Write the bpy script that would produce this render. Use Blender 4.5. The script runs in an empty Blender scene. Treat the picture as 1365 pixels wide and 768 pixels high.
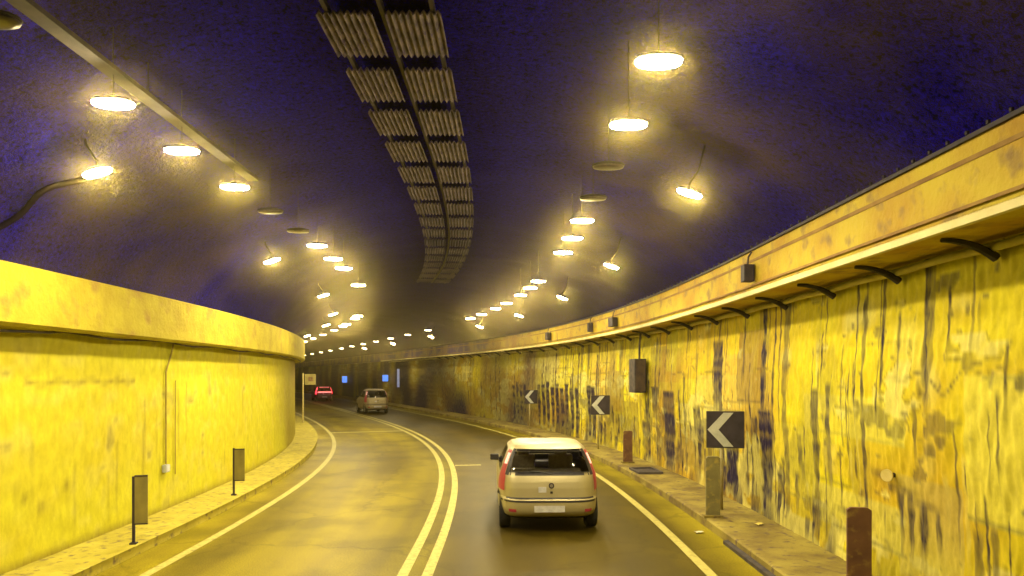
import bpy, bmesh, math, random
import numpy as np
from mathutils import Vector, Matrix

random.seed(7); rng = np.random.default_rng(7)
scene = bpy.context.scene
COL = scene.collection

# ------------------------------------------------------------------ road path
_S = [-30, 10, 14.6, 19, 24.3, 31.3, 40, 55, 75, 110, 170]
_H = [0, 0.3, 3.6, 7.9, 13.3, 19.2, 23.4, 24.4, 25, 27, 37]
_ds = 0.05
_s = np.arange(-20, 165, _ds)
_h = np.radians(np.interp(_s, _S, _H))
_x = -np.cumsum(np.sin(_h)) * _ds
_y = np.cumsum(np.cos(_h)) * _ds
_i0 = int(np.argmin(abs(_s)))
_x = _x - _x[_i0] - 1.22
_y = _y - _y[_i0]

def path(s):
    return np.interp(s, _s, _x), np.interp(s, _s, _y), np.interp(s, _s, _h)

def P(s, off, z):
    x, y, h = path(s)
    return Vector((x + off * math.cos(h), y + off * math.sin(h), z))

def heading(s):
    return float(np.interp(s, _s, _h))

def s_at(Y, off):
    yy = _y + off * np.sin(_h)
    return float(_s[int(np.argmin(abs(yy - Y)))])

# ------------------------------------------------------------------ materials
def new_mat(name):
    m = bpy.data.materials.new(name); m.use_nodes = True
    nt = m.node_tree
    return m, nt, nt.nodes['Principled BSDF']

def N(nt, typ, **kw):
    n = nt.nodes.new(typ)
    for k, v in kw.items():
        setattr(n, k, v)
    return n

def noise_mat(name, c1, c2, scale=6, rough=0.6, metal=0.0, bump=0.0, bscale=40, detail=5, coord='Object', lo=.35, hi=.65, spec=None, c3=None, scale3=90):
    m, nt, b = new_mat(name)
    tc = N(nt, 'ShaderNodeTexCoord')
    n = N(nt, 'ShaderNodeTexNoise'); n.inputs['Scale'].default_value = scale; n.inputs['Detail'].default_value = detail
    nt.links.new(tc.outputs[coord], n.inputs['Vector'])
    r = N(nt, 'ShaderNodeValToRGB')
    r.color_ramp.elements[0].position = lo; r.color_ramp.elements[1].position = hi
    r.color_ramp.elements[0].color = (*c1, 1); r.color_ramp.elements[1].color = (*c2, 1)
    nt.links.new(n.outputs['Fac'], r.inputs['Fac'])
    out = r.outputs['Color']
    if c3:
        n3 = N(nt, 'ShaderNodeTexNoise'); n3.inputs['Scale'].default_value = scale3; n3.inputs['Detail'].default_value = 3
        nt.links.new(tc.outputs[coord], n3.inputs['Vector'])
        r3 = N(nt, 'ShaderNodeValToRGB'); r3.color_ramp.elements[0].position = .55; r3.color_ramp.elements[1].position = .7
        nt.links.new(n3.outputs['Fac'], r3.inputs['Fac'])
        mx = N(nt, 'ShaderNodeMixRGB'); mx.inputs['Color2'].default_value = (*c3, 1)
        nt.links.new(r3.outputs['Color'], mx.inputs['Fac']); nt.links.new(out, mx.inputs['Color1'])
        out = mx.outputs['Color']
    nt.links.new(out, b.inputs['Base Color'])
    b.inputs['Roughness'].default_value = rough; b.inputs['Metallic'].default_value = metal
    if spec is not None: b.inputs['Specular IOR Level'].default_value = spec
    if bump:
        nb = N(nt, 'ShaderNodeTexNoise'); nb.inputs['Scale'].default_value = bscale; nb.inputs['Detail'].default_value = 6
        nt.links.new(tc.outputs[coord], nb.inputs['Vector'])
        bp = N(nt, 'ShaderNodeBump'); bp.inputs['Strength'].default_value = bump; bp.inputs['Distance'].default_value = .02
        nt.links.new(nb.outputs['Fac'], bp.inputs['Height']); nt.links.new(bp.outputs['Normal'], b.inputs['Normal'])
    return m

def emit_mat(name, col, strength, base=(.5, .5, .5)):
    m, nt, b = new_mat(name)
    b.inputs['Base Color'].default_value = (*base, 1)
    b.inputs['Emission Color'].default_value = (*col, 1)
    b.inputs['Emission Strength'].default_value = strength
    b.inputs['Roughness'].default_value = .4
    return m

LAMP_COL = (1.0, .82, .44)
M = {}
M['lamp_on'] = emit_mat('sodium_lamp_glass', LAMP_COL, 435)
M['lamp_small'] = emit_mat('sodium_side_lamp_glass', LAMP_COL, 620)
M['lamp_dim'] = emit_mat('weak_lamp_glass', (1, .78, .5), 34)
M['lamp_off'] = noise_mat('dusty_unlit_glass', (.05, .04, .06), (.09, .07, .07), 20, .35)
M['housing'] = noise_mat('lamp_housing_grey', (.02, .018, .025), (.04, .034, .035), 8, .8, .0)
M['galv'] = noise_mat('galvanised_tray', (.07, .06, .07), (.12, .10, .10), 5, .8, .0)
M['dark_metal'] = noise_mat('dark_bracket_metal', (.02, .016, .035), (.045, .032, .05), 9, .7, .0)
M['soot_black'] = noise_mat('soot_black', (.008, .006, .014), (.02, .014, .025), 9, 1.0, spec=.02)
M['cable'] = noise_mat('grimy_cable', (.03, .025, .04), (.10, .08, .07), 6, .7)
M['conduit'] = noise_mat('wall_conduit_ochre', (.36, .28, .05), (.5, .4, .08), 5, .6)
M['pale_pipe'] = noise_mat('pale_pipe_paint', (.6, .52, .18), (.75, .66, .3), 3, .5)
M['paint_white'] = noise_mat('road_paint_white', (.44, .39, .10), (.68, .62, .19), 9, .55, c3=(.24, .19, .06), scale3=9)
M['kerb'] = noise_mat('kerb_concrete', (.46, .39, .04), (.60, .52, .07), 3, .8, bump=.3, c3=(.2, .15, .07), scale3=8)
M['walk_right'] = noise_mat('dirty_walkway', (.17, .12, .03), (.38, .31, .06), 1.7, .85, bump=.4, c3=(.12, .08, .06), scale3=7)
M['paper'] = noise_mat('scrap_paper', (.75, .72, .6), (.85, .82, .7), 9, .8)

def road_mat():
    m, nt, b = new_mat('tunnel_asphalt')
    tc = N(nt, 'ShaderNodeTexCoord'); uv = tc.outputs['UV']
    mp = N(nt, 'ShaderNodeMapping'); mp.inputs['Scale'].default_value = (.10, 1.1, 1)
    nt.links.new(uv, mp.inputs['Vector'])
    n1 = N(nt, 'ShaderNodeTexNoise'); n1.inputs['Scale'].default_value = 1.2; n1.inputs['Detail'].default_value = 5
    nt.links.new(mp.outputs['Vector'], n1.inputs['Vector'])
    r1 = N(nt, 'ShaderNodeValToRGB')
    r1.color_ramp.elements[0].position = .36; r1.color_ramp.elements[1].position = .66
    r1.color_ramp.elements[0].color = (.30, .24, .022, 1); r1.color_ramp.elements[1].color = (.54, .46, .022, 1)
    nt.links.new(n1.outputs['Fac'], r1.inputs['Fac'])
    n2 = N(nt, 'ShaderNodeTexNoise'); n2.inputs['Scale'].default_value = 55; n2.inputs['Detail'].default_value = 4
    nt.links.new(tc.outputs['Object'], n2.inputs['Vector'])
    r2 = N(nt, 'ShaderNodeValToRGB'); r2.color_ramp.elements[0].position = .3; r2.color_ramp.elements[1].position = .75
    r2.color_ramp.elements[0].color = (.4, .36, .5, 1); r2.color_ramp.elements[1].color = (1.4, 1.4, 1.2, 1)
    nt.links.new(n2.outputs['Fac'], r2.inputs['Fac'])
    mx = N(nt, 'ShaderNodeMixRGB', blend_type='MULTIPLY'); mx.inputs['Fac'].default_value = 1
    nt.links.new(r1.outputs['Color'], mx.inputs['Color1']); nt.links.new(r2.outputs['Color'], mx.inputs['Color2'])
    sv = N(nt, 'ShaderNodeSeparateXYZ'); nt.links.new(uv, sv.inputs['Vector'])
    lane = N(nt, 'ShaderNodeValToRGB'); le = lane.color_ramp  # uneven lamp light on the lanes painted in, with darker wheel tracks
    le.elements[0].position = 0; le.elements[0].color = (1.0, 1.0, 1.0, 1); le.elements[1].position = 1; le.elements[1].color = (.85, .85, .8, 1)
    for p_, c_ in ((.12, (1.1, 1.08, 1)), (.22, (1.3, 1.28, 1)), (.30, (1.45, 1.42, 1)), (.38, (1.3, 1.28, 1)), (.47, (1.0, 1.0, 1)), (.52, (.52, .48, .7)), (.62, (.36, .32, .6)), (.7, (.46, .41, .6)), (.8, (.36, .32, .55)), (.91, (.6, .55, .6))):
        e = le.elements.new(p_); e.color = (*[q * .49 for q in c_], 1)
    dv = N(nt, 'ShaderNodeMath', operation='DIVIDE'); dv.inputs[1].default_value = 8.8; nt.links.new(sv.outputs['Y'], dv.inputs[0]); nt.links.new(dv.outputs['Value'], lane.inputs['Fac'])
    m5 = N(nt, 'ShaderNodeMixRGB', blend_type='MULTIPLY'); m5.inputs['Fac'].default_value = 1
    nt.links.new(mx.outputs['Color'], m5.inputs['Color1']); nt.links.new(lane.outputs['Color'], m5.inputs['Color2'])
    vc = N(nt, 'ShaderNodeTexVoronoi', feature='DISTANCE_TO_EDGE'); vc.inputs['Scale'].default_value = .55
    nz = N(nt, 'ShaderNodeTexNoise'); nz.inputs['Scale'].default_value = 2.5; nz.inputs['Detail'].default_value = 5; nt.links.new(tc.outputs['Object'], nz.inputs['Vector'])
    mv = N(nt, 'ShaderNodeMixRGB'); mv.inputs['Fac'].default_value = .35; nt.links.new(tc.outputs['Object'], mv.inputs['Color1']); nt.links.new(nz.outputs['Color'], mv.inputs['Color2'])
    nt.links.new(mv.outputs['Color'], vc.inputs['Vector'])
    ck = N(nt, 'ShaderNodeMapRange'); ck.inputs['From Min'].default_value = .004; ck.inputs['From Max'].default_value = .016; ck.inputs['To Min'].default_value = .74; nt.links.new(vc.outputs['Distance'], ck.inputs['Value'])
    n9 = N(nt, 'ShaderNodeTexNoise'); n9.inputs['Scale'].default_value = .7; n9.inputs['Detail'].default_value = 6; nt.links.new(tc.outputs['Object'], n9.inputs['Vector'])
    oil = N(nt, 'ShaderNodeMapRange'); oil.inputs['From Min'].default_value = .38; oil.inputs['From Max'].default_value = .56; oil.inputs['To Min'].default_value = .62; nt.links.new(n9.outputs['Fac'], oil.inputs['Value'])
    mm = N(nt, 'ShaderNodeMath', operation='MULTIPLY'); nt.links.new(ck.outputs['Result'], mm.inputs[0]); nt.links.new(oil.outputs['Result'], mm.inputs[1])
    m6 = N(nt, 'ShaderNodeMixRGB', blend_type='MULTIPLY'); m6.inputs['Fac'].default_value = 1
    nt.links.new(m5.outputs['Color'], m6.inputs['Color1']); nt.links.new(mm.outputs['Value'], m6.inputs['Color2'])
    nt.links.new(m6.outputs['Color'], b.inputs['Base Color']); b.inputs['Specular Tint'].default_value = (1, .8, .15, 1); b.inputs['Specular IOR Level'].default_value = .4
    rr = N(nt, 'ShaderNodeMapRange'); rr.inputs['To Min'].default_value = .42; rr.inputs['To Max'].default_value = .60
    nt.links.new(n1.outputs['Fac'], rr.inputs['Value']); nt.links.new(rr.outputs['Result'], b.inputs['Roughness'])
    bp = N(nt, 'ShaderNodeBump'); bp.inputs['Strength'].default_value = .25; bp.inputs['Distance'].default_value = .008
    nt.links.new(n2.outputs['Fac'], bp.inputs['Height']); nt.links.new(bp.outputs['Normal'], b.inputs['Normal'])
    return m
M['road'] = road_mat()

def vault_mat():
    m, nt, b = new_mat('shaded_indigo_vault')
    tc = N(nt, 'ShaderNodeTexCoord')
    big = N(nt, 'ShaderNodeTexNoise'); big.inputs['Scale'].default_value = .55; big.inputs['Detail'].default_value = 4
    nt.links.new(tc.outputs['Object'], big.inputs['Vector'])
    mot = N(nt, 'ShaderNodeTexNoise'); mot.inputs['Scale'].default_value = 17; mot.inputs['Detail'].default_value = 3; mot.inputs['Roughness'].default_value = .7
    nt.links.new(tc.outputs['Object'], mot.inputs['Vector'])
    r = N(nt, 'ShaderNodeValToRGB'); cr = r.color_ramp
    cr.elements[0].position = .36; cr.elements[0].color = (.008, .005, .05, 1)
    cr.elements[1].position = .66; cr.elements[1].color = (.03, .015, .8, 1)
    for p, c in ((.43, (.008, .004, .18)), (.48, (.016, .007, .9)), (.51, (.04, .015, .12)), (.55, (.022, .018, .05)), (.59, (.02, .009, .9))):
        e = cr.elements.new(p); e.color = (*c, 1)
    nt.links.new(mot.outputs['Fac'], r.inputs['Fac'])
    # ochre flanks: dirt plus painted lamp glow, placed by the sweep's v coordinate
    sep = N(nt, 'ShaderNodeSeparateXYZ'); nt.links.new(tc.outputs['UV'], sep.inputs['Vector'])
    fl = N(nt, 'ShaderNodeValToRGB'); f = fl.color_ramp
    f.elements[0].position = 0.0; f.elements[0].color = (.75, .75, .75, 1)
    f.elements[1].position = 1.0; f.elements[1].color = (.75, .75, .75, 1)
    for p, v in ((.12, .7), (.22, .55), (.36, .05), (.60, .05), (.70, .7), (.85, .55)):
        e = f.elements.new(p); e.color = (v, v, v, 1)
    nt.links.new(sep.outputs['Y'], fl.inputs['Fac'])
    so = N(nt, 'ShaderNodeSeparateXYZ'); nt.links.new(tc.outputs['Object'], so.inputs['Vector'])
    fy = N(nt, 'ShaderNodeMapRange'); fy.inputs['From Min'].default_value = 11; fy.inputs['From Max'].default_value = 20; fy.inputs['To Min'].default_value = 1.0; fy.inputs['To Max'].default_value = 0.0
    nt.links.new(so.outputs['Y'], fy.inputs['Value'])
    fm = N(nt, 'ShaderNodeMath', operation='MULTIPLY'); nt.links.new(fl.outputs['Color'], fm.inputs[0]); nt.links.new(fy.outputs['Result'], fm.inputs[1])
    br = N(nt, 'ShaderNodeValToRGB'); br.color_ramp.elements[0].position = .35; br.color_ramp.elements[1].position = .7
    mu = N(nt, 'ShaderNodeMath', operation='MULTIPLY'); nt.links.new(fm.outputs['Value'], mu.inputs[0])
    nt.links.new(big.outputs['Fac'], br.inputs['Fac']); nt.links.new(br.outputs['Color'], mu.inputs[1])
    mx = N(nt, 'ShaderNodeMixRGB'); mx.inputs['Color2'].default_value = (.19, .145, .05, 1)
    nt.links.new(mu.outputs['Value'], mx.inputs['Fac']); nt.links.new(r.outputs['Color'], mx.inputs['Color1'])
    dk = N(nt, 'ShaderNodeMapRange'); dk.inputs['To Min'].default_value = .32; dk.inputs['To Max'].default_value = .66; nt.links.new(fy.outputs['Result'], dk.inputs['Value'])  # far vault darkened: fading lamp light painted into its colour
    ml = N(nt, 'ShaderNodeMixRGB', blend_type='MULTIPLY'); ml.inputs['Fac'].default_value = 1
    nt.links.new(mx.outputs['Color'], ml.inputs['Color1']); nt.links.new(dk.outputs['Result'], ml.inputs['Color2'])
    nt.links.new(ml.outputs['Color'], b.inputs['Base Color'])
    b.inputs['Roughness'].default_value = 1.0; b.inputs['Specular IOR Level'].default_value = .04
    bp = N(nt, 'ShaderNodeBump'); bp.inputs['Strength'].default_value = .5; bp.inputs['Distance'].default_value = .04
    nt.links.new(mot.outputs['Fac'], bp.inputs['Height']); nt.links.new(bp.outputs['Normal'], b.inputs['Normal'])
    return m
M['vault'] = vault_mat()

def wall_mat(name, yellow, orange, pale, grime_shade, fine=.5):
    m, nt, b = new_mat(name)
    tc = N(nt, 'ShaderNodeTexCoord')
    at = N(nt, 'ShaderNodeAttribute', attribute_name='wear_shade')
    sp = N(nt, 'ShaderNodeSeparateColor'); nt.links.new(at.outputs['Color'], sp.inputs['Color'])
    n = N(nt, 'ShaderNodeTexNoise'); n.inputs['Scale'].default_value = 5; n.inputs['Detail'].default_value = 8; n.inputs['Roughness'].default_value = .65
    mp0 = N(nt, 'ShaderNodeMapping'); mp0.inputs['Scale'].default_value = (1.6, .8, 1); nt.links.new(tc.outputs['UV'], mp0.inputs['Vector']); nt.links.new(mp0.outputs['Vector'], n.inputs['Vector'])
    r = N(nt, 'ShaderNodeValToRGB'); r.color_ramp.elements[0].position = .3; r.color_ramp.elements[1].position = .7
    k = 1 - fine
    r.color_ramp.elements[0].color = (k, k * .97, k, 1); r.color_ramp.elements[1].color = (1.12, 1.12, 1.12, 1)
    nt.links.new(n.outputs['Fac'], r.inputs['Fac'])
    m1 = N(nt, 'ShaderNodeMixRGB'); m1.inputs['Color1'].default_value = (*yellow, 1); m1.inputs['Color2'].default_value = (*orange, 1)
    nt.links.new(sp.outputs['Green'], m1.inputs['Fac'])
    m2 = N(nt, 'ShaderNodeMixRGB'); m2.inputs['Color2'].default_value = (*pale, 1)
    nt.links.new(sp.outputs['Blue'], m2.inputs['Fac']); nt.links.new(m1.outputs['Color'], m2.inputs['Color1'])
    m3 = N(nt, 'ShaderNodeMixRGB', blend_type='MULTIPLY'); m3.inputs['Fac'].default_value = 1
    nt.links.new(m2.outputs['Color'], m3.inputs['Color1']); nt.links.new(r.outputs['Color'], m3.inputs['Color2'])
    # grime and painted shade, broken up by a vertical-grained noise
    mp = N(nt, 'ShaderNodeMapping'); mp.inputs['Scale'].default_value = (8, 1.2, 1); nt.links.new(tc.outputs['UV'], mp.inputs['Vector'])
    n2 = N(nt, 'ShaderNodeTexNoise'); n2.inputs['Scale'].default_value = 3; n2.inputs['Detail'].default_value = 6
    nt.links.new(mp.outputs['Vector'], n2.inputs['Vector'])
    a1 = N(nt, 'ShaderNodeMapRange'); a1.inputs['From Min'].default_value = .3; a1.inputs['From Max'].default_value = .7
    a1.inputs['To Min'].default_value = .85; a1.inputs['To Max'].default_value = 1.3
    nt.links.new(n2.outputs['Fac'], a1.inputs['Value'])
    mu = N(nt, 'ShaderNodeMath', operation='MULTIPLY', use_clamp=True)
    nt.links.new(sp.outputs['Red'], mu.inputs[0]); nt.links.new(a1.outputs['Result'], mu.inputs[1])
    m4 = N(nt, 'ShaderNodeMixRGB'); m4.inputs['Color2'].default_value = (*grime_shade, 1)
    nt.links.new(mu.outputs['Value'], m4.inputs['Fac']); nt.links.new(m3.outputs['Color'], m4.inputs['Color1'])
    nt.links.new(m4.outputs['Color'], b.inputs['Base Color'])
    b.inputs['Roughness'].default_value = .75; b.inputs['Specular IOR Level'].default_value = .25
    bp = N(nt, 'ShaderNodeBump'); bp.inputs['Strength'].default_value = .22; bp.inputs['Distance'].default_value = .03
    nt.links.new(n.outputs['Fac'], bp.inputs['Height']); nt.links.new(bp.outputs['Normal'], b.inputs['Normal'])
    return m
M['wall_right'] = wall_mat('stained_ochre_wall', (.80, .71, .016), (.64, .43, .02), (.84, .79, .22), (.016, .009, .05), .22)
M['wall_left'] = wall_mat('ochre_plaster_wall', (.68, .65, .03), (.65, .56, .025), (.72, .68, .16), (.16, .10, .03), .14)
M['beam_left'] = noise_mat('left_duct_concrete', (.40, .32, .012), (.50, .43, .02), 3.0, .8, bump=.8, bscale=12, c3=(.36, .25, .03), scale3=2.4)
M['beam_right'] = noise_mat('right_duct_concrete', (.46, .27, .02), (.60, .47, .03), 1.3, .75, bump=.8, bscale=14, c3=(.30, .20, .06), scale3=3.5)
def shade_beyond(mat, y0, y1, col):  # mixes painted darkness into the base colour with distance
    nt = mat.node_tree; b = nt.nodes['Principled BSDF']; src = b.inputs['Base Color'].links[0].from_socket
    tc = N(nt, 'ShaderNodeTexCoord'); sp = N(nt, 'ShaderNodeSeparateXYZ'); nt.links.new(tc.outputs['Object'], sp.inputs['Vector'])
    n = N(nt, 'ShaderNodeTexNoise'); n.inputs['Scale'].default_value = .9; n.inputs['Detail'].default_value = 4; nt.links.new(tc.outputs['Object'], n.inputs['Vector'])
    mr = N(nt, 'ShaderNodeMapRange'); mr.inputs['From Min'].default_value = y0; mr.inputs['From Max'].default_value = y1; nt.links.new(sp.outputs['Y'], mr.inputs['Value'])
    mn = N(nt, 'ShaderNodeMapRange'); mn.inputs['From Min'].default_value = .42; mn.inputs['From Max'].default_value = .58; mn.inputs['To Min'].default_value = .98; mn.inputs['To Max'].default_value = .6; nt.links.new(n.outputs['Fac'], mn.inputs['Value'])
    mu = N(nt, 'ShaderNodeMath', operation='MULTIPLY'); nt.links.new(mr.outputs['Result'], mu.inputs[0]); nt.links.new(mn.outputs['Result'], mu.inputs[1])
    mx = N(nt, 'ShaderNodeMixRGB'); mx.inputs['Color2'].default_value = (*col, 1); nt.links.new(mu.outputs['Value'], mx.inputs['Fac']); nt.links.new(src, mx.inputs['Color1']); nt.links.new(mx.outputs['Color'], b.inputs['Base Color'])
shade_beyond(M['beam_right'], 27, 38, (.06, .035, .14))  # weak light on the far ledge painted as dark violet

M['beam_stripe'] = noise_mat('rusty_stripe', (.24, .13, .04), (.36, .22, .05), 4, .8)

# ------------------------------------------------------------------ mesh builder
class MB:
    def __init__(self): self.v = []; self.f = []; self.m = []
    def add(self, vs, fs, mi=0):
        o = len(self.v); self.v += [tuple(v) for v in vs]
        self.f += [tuple(i + o for i in f) for f in fs]; self.m += [mi] * len(fs)
    def box(self, c, size, rot=None, taper=1.0):
        sx, sy, sz = (d / 2 for d in size)
        vs = []
        for z, t in ((-sz, taper), (sz, 1)):
            vs += [Vector((-sx * t, -sy * t, z)), Vector((sx * t, -sy * t, z)), Vector((sx * t, sy * t, z)), Vector((-sx * t, sy * t, z))]
        if rot is not None: vs = [rot @ v for v in vs]
        c = Vector(c); vs = [v + c for v in vs]
        self.add(vs, [(3, 2, 1, 0), (4, 5, 6, 7), (0, 1, 5, 4), (1, 2, 6, 5), (2, 3, 7, 6), (3, 0, 4, 7)])
    def tube(self, pts, r, n=8, cap=True):
        pts = [Vector(p) for p in pts]; vs = []; prev = None
        for i, p in enumerate(pts):
            d = (pts[min(i + 1, len(pts) - 1)] - pts[max(i - 1, 0)]).normalized()
            a = d.orthogonal().normalized() if prev is None else (prev - d * prev.dot(d)).normalized()
            prev = a; b = d.cross(a)
            rr = r[i] if isinstance(r, (list, tuple)) else r
            for k in range(n):
                t = 2 * math.pi * k / n; vs.append(p + (a * math.cos(t) + b * math.sin(t)) * rr)
        fs = []
        for i in range(len(pts) - 1):
            for k in range(n):
                fs.append((i * n + k, i * n + (k + 1) % n, (i + 1) * n + (k + 1) % n, (i + 1) * n + k))
        if cap:
            fs.append(tuple(range(n))[::-1]); fs.append(tuple((len(pts) - 1) * n + k for k in range(n)))
        self.add(vs, fs)
    def sweep(self, prof, s0, s1, step, closed=True, caps=True):
        ss = np.linspace(s0, s1, max(2, int(round((s1 - s0) / step)) + 1)); n = len(prof)
        vs = [P(s, o, z) for s in ss for (o, z) in prof]; fs = []
        for i in range(len(ss) - 1):
            for k in range(n if closed else n - 1):
                k2 = (k + 1) % n
                fs.append((i * n + k, (i + 1) * n + k, (i + 1) * n + k2, i * n + k2))
        if closed and caps:
            fs.append(tuple(range(n))); fs.append(tuple((len(ss) - 1) * n + k for k in range(n))[::-1])
        self.add(vs, fs)
    def build(self, name, mat, parent=None, smooth=False, bevel=0, local=True):
        me = bpy.data.meshes.new(name); me.from_pydata(self.v, [], self.f); me.update()
        bm = bmesh.new(); bm.from_mesh(me); bmesh.ops.recalc_face_normals(bm, faces=bm.faces); bm.to_mesh(me); bm.free()
        o = bpy.data.objects.new(name, me); COL.objects.link(o); me.materials.append(mat)
        if smooth: me.polygons.foreach_set('use_smooth', [True] * len(me.polygons))
        if bevel:
            bv = o.modifiers.new('Bevel', 'BEVEL'); bv.width = bevel; bv.segments = 2; bv.limit_method = 'ANGLE'
        if parent is not None: o.parent = parent
        return o

def tag(o, label=None, cat=None, group=None, kind=None):
    if label: o['label'] = label
    if cat: o['category'] = cat
    if group: o['group'] = group
    if kind: o['kind'] = kind
    return o

def empty(name, loc, rz=0.0):
    o = bpy.data.objects.new(name, None); COL.objects.link(o); o.location = loc; o.rotation_euler = (0, 0, rz)
    o.empty_display_size = .2
    return o

def copy_tree(o, parent=None):
    c = o.copy(); COL.objects.link(c); c.parent = parent
    for ch in list(o.children): copy_tree(ch, c)
    return c

def set_at(o, s, off, z, extra=0.0):
    o.location = P(s, off, z); o.rotation_euler = (0, 0, heading(s) + extra)

# ------------------------------------------------------------------ swept grid with uv (s, length) and optional attribute
def grid_sweep(name, prof, ss, mat, wear_shade=None, lump=0.0, smooth=True, v01=False):
    prof = np.asarray(prof, float); n = len(prof); m = len(ss)
    x, y, h = path(np.asarray(ss))
    off = prof[:, 0]; z = prof[:, 1]
    seg = np.r_[0, np.cumsum(np.hypot(np.diff(off), np.diff(z)))]
    O = np.broadcast_to(off, (m, n)).copy(); Z = np.broadcast_to(z, (m, n)).copy()
    if lump:
        a = rng.normal(size=(m, n))
        for _ in range(3):
            a = (a + np.roll(a, 1, 0) + np.roll(a, -1, 0) + np.roll(a, 1, 1) + np.roll(a, -1, 1)) / 5
        a = a / a.std() * lump
        nx = np.gradient(z); ny = -np.gradient(off); L = np.hypot(nx, ny) + 1e-9
        O += a * (nx / L); Z += a * (ny / L)
    co = np.stack([x[:, None] + O * np.cos(h)[:, None], y[:, None] + O * np.sin(h)[:, None], Z], -1).reshape(-1, 3)
    idx = np.arange(m * n).reshape(m, n)
    q = np.stack([idx[:-1, :-1], idx[1:, :-1], idx[1:, 1:], idx[:-1, 1:]], -1).reshape(-1, 4)
    me = bpy.data.meshes.new(name)
    me.vertices.add(m * n); me.vertices.foreach_set('co', co.ravel())
    me.loops.add(q.size); me.loops.foreach_set('vertex_index', q.ravel().astype(np.int32))
    me.polygons.add(len(q)); me.polygons.foreach_set('loop_start', np.arange(0, q.size, 4, dtype=np.int32))
    me.polygons.foreach_set('loop_total', np.full(len(q), 4, dtype=np.int32))
    me.update(calc_edges=True)
    uv = me.uv_layers.new(name='UVMap')
    U = np.broadcast_to(np.asarray(ss)[:, None], (m, n)); V = np.broadcast_to((seg / seg[-1] if v01 else seg)[None], (m, n))
    uvv = np.stack([U, V], -1).reshape(-1, 2)[q.ravel()]
    uv.data.foreach_set('uv', uvv.ravel().astype(np.float32))
    if wear_shade is not None:
        at = me.color_attributes.new('wear_shade', 'FLOAT_COLOR', 'POINT')
        at.data.foreach_set('color', wear_shade.reshape(-1, 4).ravel().astype(np.float32))
    if smooth: me.polygons.foreach_set('use_smooth', np.ones(len(q), bool))
    me.materials.append(mat); me.validate()
    o = bpy.data.objects.new(name, me); COL.objects.link(o)
    return o

S0, S1 = -16.0, 150.0
# ------------------------------------------------------------------ the setting
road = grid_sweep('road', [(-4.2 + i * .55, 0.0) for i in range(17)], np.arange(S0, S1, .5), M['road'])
tag(road, kind='structure')
mb = MB(); mb.sweep([(-4.15, -.1), (-4.15, .13), (-4.12, .15), (-5.3, .155), (-5.3, -.1)], S0, S1, .5)
tag(mb.build('pavement_left', M['kerb']), kind='structure')
mb = MB(); mb.sweep([(4.6, -.1), (4.6, .13), (4.63, .15), (6.0, .155), (6.0, -.1)], S0, S1, .5)
tag(mb.build('pavement_right', M['walk_right']), kind='structure')
for nm, a, b_ in (('edge_line', -3.57, -3.43), ('centre_line', -.23, -.09), ('centre_line', .09, .23), ('edge_line', 3.78, 3.92)):
    ss = np.arange(S0, S1, .3); mk = grid_sweep(nm, [(a, .004), (b_, .004)], ss, M['paint_white'], smooth=False)
    tag(mk, kind='structure')
mb = MB(); s = s_at(30.5, -1.5); mb.sweep([(-3.43, .004), (-.23, .004)], s, s + .32, .16, closed=False)
tag(mb.build('cross_line', M['paint_white']), kind='structure')
mb = MB(); s = s_at(19.2, .8); mb.sweep([(.26, .004), (1.0, .004)], s, s + .16, .08, closed=False)
tag(mb.build('cross_line', M['paint_white']), kind='structure')

# ------------------------------------------------------------------ tunnel vault
VA, VO, VZ, VB = 5.75, .3, 3.3, 2.85
def vault_z(off):
    return VZ + VB * math.sqrt(max(0, 1 - ((off - VO) / VA) ** 2))
prof = [(VO - VA * math.cos(t), VZ + VB * math.sin(t)) for t in np.linspace(math.radians(3), math.radians(177), 60)]
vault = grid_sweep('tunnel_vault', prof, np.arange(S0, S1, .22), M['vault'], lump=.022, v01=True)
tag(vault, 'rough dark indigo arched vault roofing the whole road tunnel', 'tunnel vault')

# ------------------------------------------------------------------ walls
def smooth_noise(m, n, it, axis_w=(1, 1)):
    a = rng.normal(size=(m, n))
    for _ in range(it):
        for ax in (0, 1):
            for _k in range(axis_w[ax]):
                a = (a + np.roll(a, 1, ax) + np.roll(a, -1, ax)) / 3
    return (a - a.mean()) / a.std()

def coarse_noise(ss, zz, cs, cz):
    """value noise with cells cs x cz metres"""
    gs = int((ss[-1] - ss[0]) / cs) + 3; gz = int((zz[-1] - zz[0]) / cz) + 3
    g = rng.normal(size=(gs, gz))
    a = (ss - ss[0]) / cs; b = (zz - zz[0]) / cz
    i = a.astype(int); j = b.astype(int); fa = (a - i)[:, None]; fb = (b - j)[None]
    fa = fa * fa * (3 - 2 * fa); fb = fb * fb * (3 - 2 * fb)
    return (g[i][:, j] * (1 - fa) * (1 - fb) + g[i + 1][:, j] * fa * (1 - fb) + g[i][:, j + 1] * (1 - fa) * fb + g[i + 1][:, j + 1] * fa * fb)

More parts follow.
